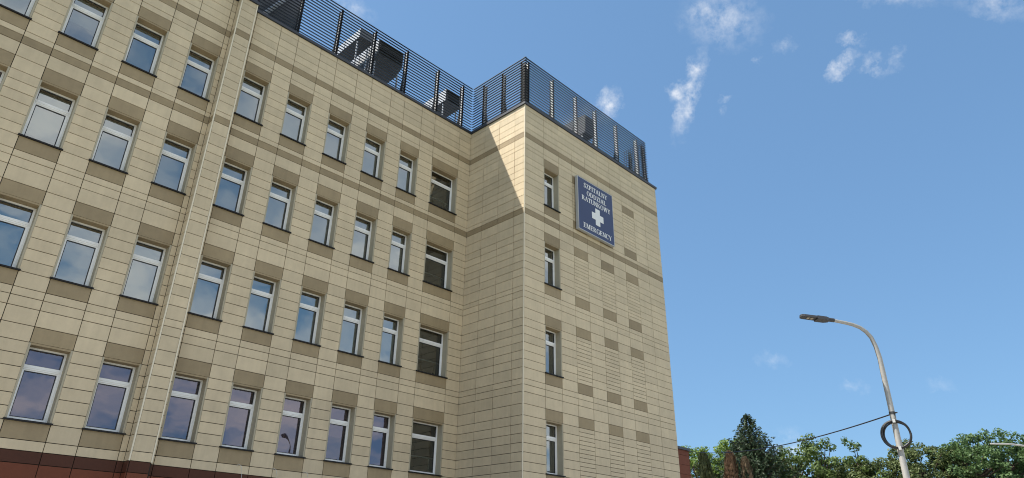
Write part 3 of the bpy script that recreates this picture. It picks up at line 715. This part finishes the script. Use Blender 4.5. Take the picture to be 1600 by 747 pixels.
# a second lamp, its pole outside the picture on the right
L2 = Vector((15.9, -12.75, 0)); U2 = (Vector((13.46, -10.4, 0)) - L2).normalized()
lamp2 = tag(empty('street_lamp', tuple(L2)), 'pale slender lamp arm reaching in over the trees from the right edge', 'street lamp')
MB().tube([(0, 0, 0), (0, 0, 5.3)], [0.09, 0.06], 12).build('pole', 'lamp_white', lamp2, smooth=True)
MB().tube([(0, 0, 5.28), (U2.x*0.12, U2.y*0.12, 5.55), (U2.x*0.5, U2.y*0.5, 5.78), (U2.x*1.3, U2.y*1.3, 5.92), (U2.x*2.5, U2.y*2.5, 6.05)], [0.045, 0.042, 0.038, 0.034, 0.030], 10).build('arm', 'lamp_white', lamp2, smooth=True)
h2 = empty('lamp_head', (U2.x*2.5, U2.y*2.5, 6.05), math.atan2(U2.y, U2.x), lamp2); hd = h2
slab([(-0.05, -0.04), (0.1, -0.07), (0.65, -0.06), (0.75, -0.02), (0.75, 0.02), (0.65, 0.06), (0.1, 0.07), (-0.05, 0.04)], -0.02, 0.022, 'housing', 'lamp_white')
# loose wires standing out of the plinth joint
for i, (x, zz_) in enumerate(((-8.0, 4.13), (-6.95, 4.13), (-5.95, 4.13))):
    w_ = tag(MB().tube([(x, YA+0.01, zz_), (x+0.02, YA-0.06, zz_+0.06), (x+0.07, YA-0.12, zz_+0.02), (x+0.12, YA-0.13, zz_-0.12), (x+0.15, YA-0.10, zz_-0.30)], 0.006, 5).build('loose_wire', 'strap'),
             ('first', 'second', 'third')[i] + ' thin loose wire from the left hanging at the foot of the beige wall', 'wire', 'loose wires above the plinth')

# ------------------------------------------------------------------ trees
def rand_dir(r):
    z = r.uniform(-1, 1); a = r.uniform(0, 2*math.pi); s = math.sqrt(1-z*z); return Vector((s*math.cos(a), s*math.sin(a), z))
def add_leaf(v, f, p, nrm, sz, r, ratio=0.62):
    t = nrm.cross(rand_dir(r))
    if t.length < 1e-3: t = Vector((1, 0, 0))
    t.normalize(); b = nrm.cross(t).normalized(); n = len(v)
    a = t*sz; c = b*sz*ratio
    v += [tuple(p-a), tuple(p-a*0.1+c), tuple(p+a), tuple(p-a*0.1-c)]
    f.append((n, n+1, n+2, n+3))
def broadleaf(name, x, y, h, rx, mat, label, seed, crown_h=None, bumps=95, leaves=95, leaf=0.105, shape=1.0, lumps=()):
    """tapered trunk with limbs; crown of many leaf clumps with gaps and an uneven outline"""
    r = random.Random(seed); o = tag(empty(name, (x, y, 0)), label, 'tree', 'trees beyond the annex and the lamp')
    ch = crown_h or h*0.62; zc = h-ch/2
    tips = []
    for i in range(bumps):
        d = rand_dir(r); k = r.uniform(0.35, 1.0)**0.55
        c = Vector((d.x*rx*k, d.y*rx*k, zc + d.z*ch/2*k*shape)); c.z = min(c.z, h-0.4)
        tips.append((c, r.uniform(0.13, 0.25)*rx))
    for dx, dz, rr in lumps: tips.append((Vector((dx*-0.0 + dx*0.55, -dx*0.83, dz)), rr))
    v, f = [], []
    for c, cr in tips:
        nl = int(leaves*(cr/0.55)**2)
        for k in range(nl):
            d = rand_dir(r); q = c + Vector((d.x, d.y, d.z*0.72))*cr*r.uniform(0.25, 1.0)**0.5
            nrm = (d + rand_dir(r)*0.9 + Vector((0, 0, 0.55))).normalized()
            add_leaf(v, f, q, nrm, leaf*r.uniform(0.6, 1.35), r)
    link(bpy.data.objects.new('crown', rawmesh('crown', v, f, mat)), o)
    mb = MB(); tr = 0.022*h
    mb.tube([(0, 0, 0), (0.05, 0.02, h*0.2), (-0.04, 0.05, h*0.5), (0.03, 0, h*0.78)], [tr*1.3, tr, tr*0.7, tr*0.2], 8)
    for i in range(0, len(tips), 2):
        c, cr = tips[i]; z0 = max(h*0.22, min(c.z-0.8, h*0.7))
        mb.tube([(0, 0, z0), tuple(Vector((c.x*0.45, c.y*0.45, z0*0.5+c.z*0.5-0.15))), tuple(c)], [tr*0.42, tr*0.25, tr*0.07], 5)
    mb.build('trunk', 'bark', o, smooth=True)
    return o
def spruce(name, x, y, h, rb_, mat, label, seed, z0=1.0):
    r = random.Random(seed); o = tag(empty(name, (x, y, 0)), label, 'tree', 'trees beyond the annex and the lamp')
    v, f = [], []; mb = MB(); mb.tube([(0, 0, 0), (0, 0, h*0.5), (0, 0, h)], [0.24, 0.14, 0.02], 8)
    z = z0
    while z < h-0.25:
        t = (z-z0)/(h-z0); L = rb_*(1-t)**1.05*r.uniform(0.93, 1.06)+0.10; nb = 10 if t < 0.8 else 5; a0 = r.uniform(0, 6.28)
        for k in range(nb):
            a = a0+k*2*math.pi/nb+r.uniform(-0.25, 0.25); l = L*r.uniform(0.66, 1.12); d = Vector((math.cos(a), math.sin(a), 0)); s = Vector((-d.y, d.x, 0))
            P = []
            for q in range(7):
                u = q/6; P.append(d*(l*u) + Vector((0, 0, z - 0.30*l*u*(1-t*0.6) + 0.26*l*u*u*u + (0.1+0.35*t)*l*u)))
            mb.tube([tuple(p) for p in P[::2]], [0.035, 0.025, 0.015, 0.005], 4, cap=False)
            nt_ = int(26*l/1.5)+8
            for j in range(nt_):
                u = r.uniform(0.1, 1.0); p = P[int(u*5.99)].lerp(P[min(6, int(u*5.99)+1)], u*5.99-int(u*5.99))
                wd = (0.10+0.22*(1-u))*min(l, 1.6)*r.choice((-1, 1))
                e = p + s*wd*r.uniform(0.5, 1.1) + d*0.22*r.uniform(0.4, 1.0) + Vector((0, 0, r.uniform(-0.22, 0.03)))
                ax = (e-p); w_ = ax.normalized().cross(rand_dir(r)).normalized()*r.uniform(0.03, 0.06); n = len(v)
                v += [tuple(p), tuple(p+ax*0.5+w_), tuple(e), tuple(p+ax*0.5-w_)]; f.append((n, n+1, n+2, n+3))
            tip = P[-1]
            for j in range(4): add_leaf(v, f, tip - d*0.08*j, (rand_dir(r)+Vector((0, 0, 0.5))).normalized(), 0.11, r, 0.4)
        z += 0.24*(1.15-0.55*t)
    for j in range(40): add_leaf(v, f, Vector((r.gauss(0, 0.05), r.gauss(0, 0.05), h-r.random()*0.7)), rand_dir(r), 0.12, r, 0.3)
    link(bpy.data.objects.new('crown', rawmesh('crown', v, f, mat)), o); mb.build('trunk', 'bark', o, smooth=True)
    return o
def column(name, x, y, h, rx, mat, label, seed, n=5200, leaf=0.09, gappy=0.0):
    r = random.Random(seed); o = tag(empty(name, (x, y, 0)), label, 'tree', 'trees beyond the annex and the lamp')
    v, f = [], []
    ph = [r.uniform(0, 6.28) for _ in range(6)]
    for i in range(n):
        t = r.random()**0.9; a = r.uniform(0, 2*math.pi)
        prof = (1-t)**0.38*min(1.0, t*6+0.3)
        lump = 1+0.22*math.sin(3*a+ph[0]+9*t)+0.16*math.sin(5*a+ph[1]-17*t)+0.1*math.sin(8*a+ph[2]+31*t)
        rr = rx*prof*lump*r.uniform(0.4, 1.0)**0.4
        if gappy and math.sin(4*a+ph[3]+13*t)+math.sin(23*t+ph[4]) > 1.2-gappy: continue
        d = Vector((math.cos(a), math.sin(a), 0))
        nrm = (d + rand_dir(r)*0.7).normalized()
        p = Vector((d.x*rr, d.y*rr, 0.2+t*(h-0.2)))
        up = (Vector((0, 0, 1)) + d*0.35 + rand_dir(r)*0.35).normalized(); s = up.cross(nrm).normalized(); k = len(v); sz = leaf*r.uniform(0.7, 1.6)
        v += [tuple(p-up*sz), tuple(p+s*sz*0.5), tuple(p+up*sz*1.3), tuple(p-s*sz*0.5)]; f.append((k, k+1, k+2, k+3))
    link(bpy.data.objects.new('crown', rawmesh('crown', v, f, mat)), o)
    MB().tube([(0, 0, 0), (0, 0, h*0.9)], [0.12, 0.02], 7).build('trunk', 'bark', o, smooth=True)
    return o
spruce('spruce_tree', 36.3, 9.6, 13.4, 7.2, 'needle_dark', 'tall dark pointed spruce, the highest tree in the row', 1)
column('columnar_tree', 30.6, 10.6, 9.75, 1.15, 'needle_thuja', 'dark olive columnar conifer standing next to the red annex', 2, 6500)
column('columnar_tree', 32.2, 9.35, 9.9, 0.95, 'needle_brown', 'dead rust-brown columnar conifer in front of the spruce, the redder one', 3, 7000, 0.085)
column('columnar_tree', 32.9, 8.55, 9.5, 0.95, 'needle_grey', 'withered grey-brown columnar conifer with gaps, just right of the rust-brown one', 4, 6000, 0.085, gappy=0.3)
broadleaf('broadleaf_tree', 36.0, 14.1, 11.25, 3.0, 'leaf_bright', 'bright green leafy tree beside the annex, behind the olive conifer', 5, 6)
broadleaf('broadleaf_tree', 39.5, 12.5, 12.15, 3.0, 'leaf_bright', 'light green leafy tree showing left of and behind the spruce', 6, 7)
broadleaf('broadleaf_tree', 40.2, 8.0, 11.45, 3.0, 'leaf_mid', 'green leafy tree at the right foot of the spruce', 8, 6)
broadleaf('broadleaf_tree', 40.2, 6.1, 10.65, 2.4, 'leaf_mid', 'leafy tree with a tall rounded head standing up under the overhead cable', 9, 7, lumps=((-0.5, 11.2, 0.6), (0.5, 11.1, 0.6), (-0.2, 11.75, 0.45), (1.2, 10.9, 0.5), (-0.9, 11.5, 0.4), (0.9, 11.4, 0.4)))
broadleaf('broadleaf_tree', 42.0, 4.9, 10.25, 3.0, 'leaf_olive', 'olive green tree with a low flat crown in the middle of the row', 10, 6)
broadleaf('broadleaf_tree', 42.4, 3.8, 10.35, 2.5, 'leaf_mid', 'leafy tree with one lobe sticking up left of the lamp pole', 11, 6, lumps=((-0.5, 11.3, 0.45), (-0.1, 10.9, 0.5), (-0.7, 11.6, 0.3), (0.1, 11.1, 0.4)))
broadleaf('broadleaf_tree', 44.2, 2.2, 11.05, 3.0, 'leaf_olive', 'dull olive tree seen through the cable coil', 12, 6)
broadleaf('broadleaf_tree', 46.0, 0.2, 11.75, 2.8, 'leaf_olive', 'dark loose-crowned tree just right of the lamp pole', 13, 7, leaves=90)
broadleaf('broadleaf_tree', 47.0, -1.0, 11.15, 2.8, 'leaf_olive', 'olive tree between the lamp pole and the tall green trees on the right', 14, 6)
broadleaf('broadleaf_tree', 47.6, -2.7, 12.05, 2.9, 'leaf_cool', 'full green tree left of the pale lamp arm', 15, 7)
broadleaf('broadleaf_tree', 49.6, -4.4, 12.55, 3.0, 'leaf_cool', 'big green tree directly behind the pale lamp arm', 16, 8)
broadleaf('broadleaf_tree', 51.0, -6.5, 11.95, 3.0, 'leaf_cool', 'green tree cut off by the right edge of the picture', 17, 7)
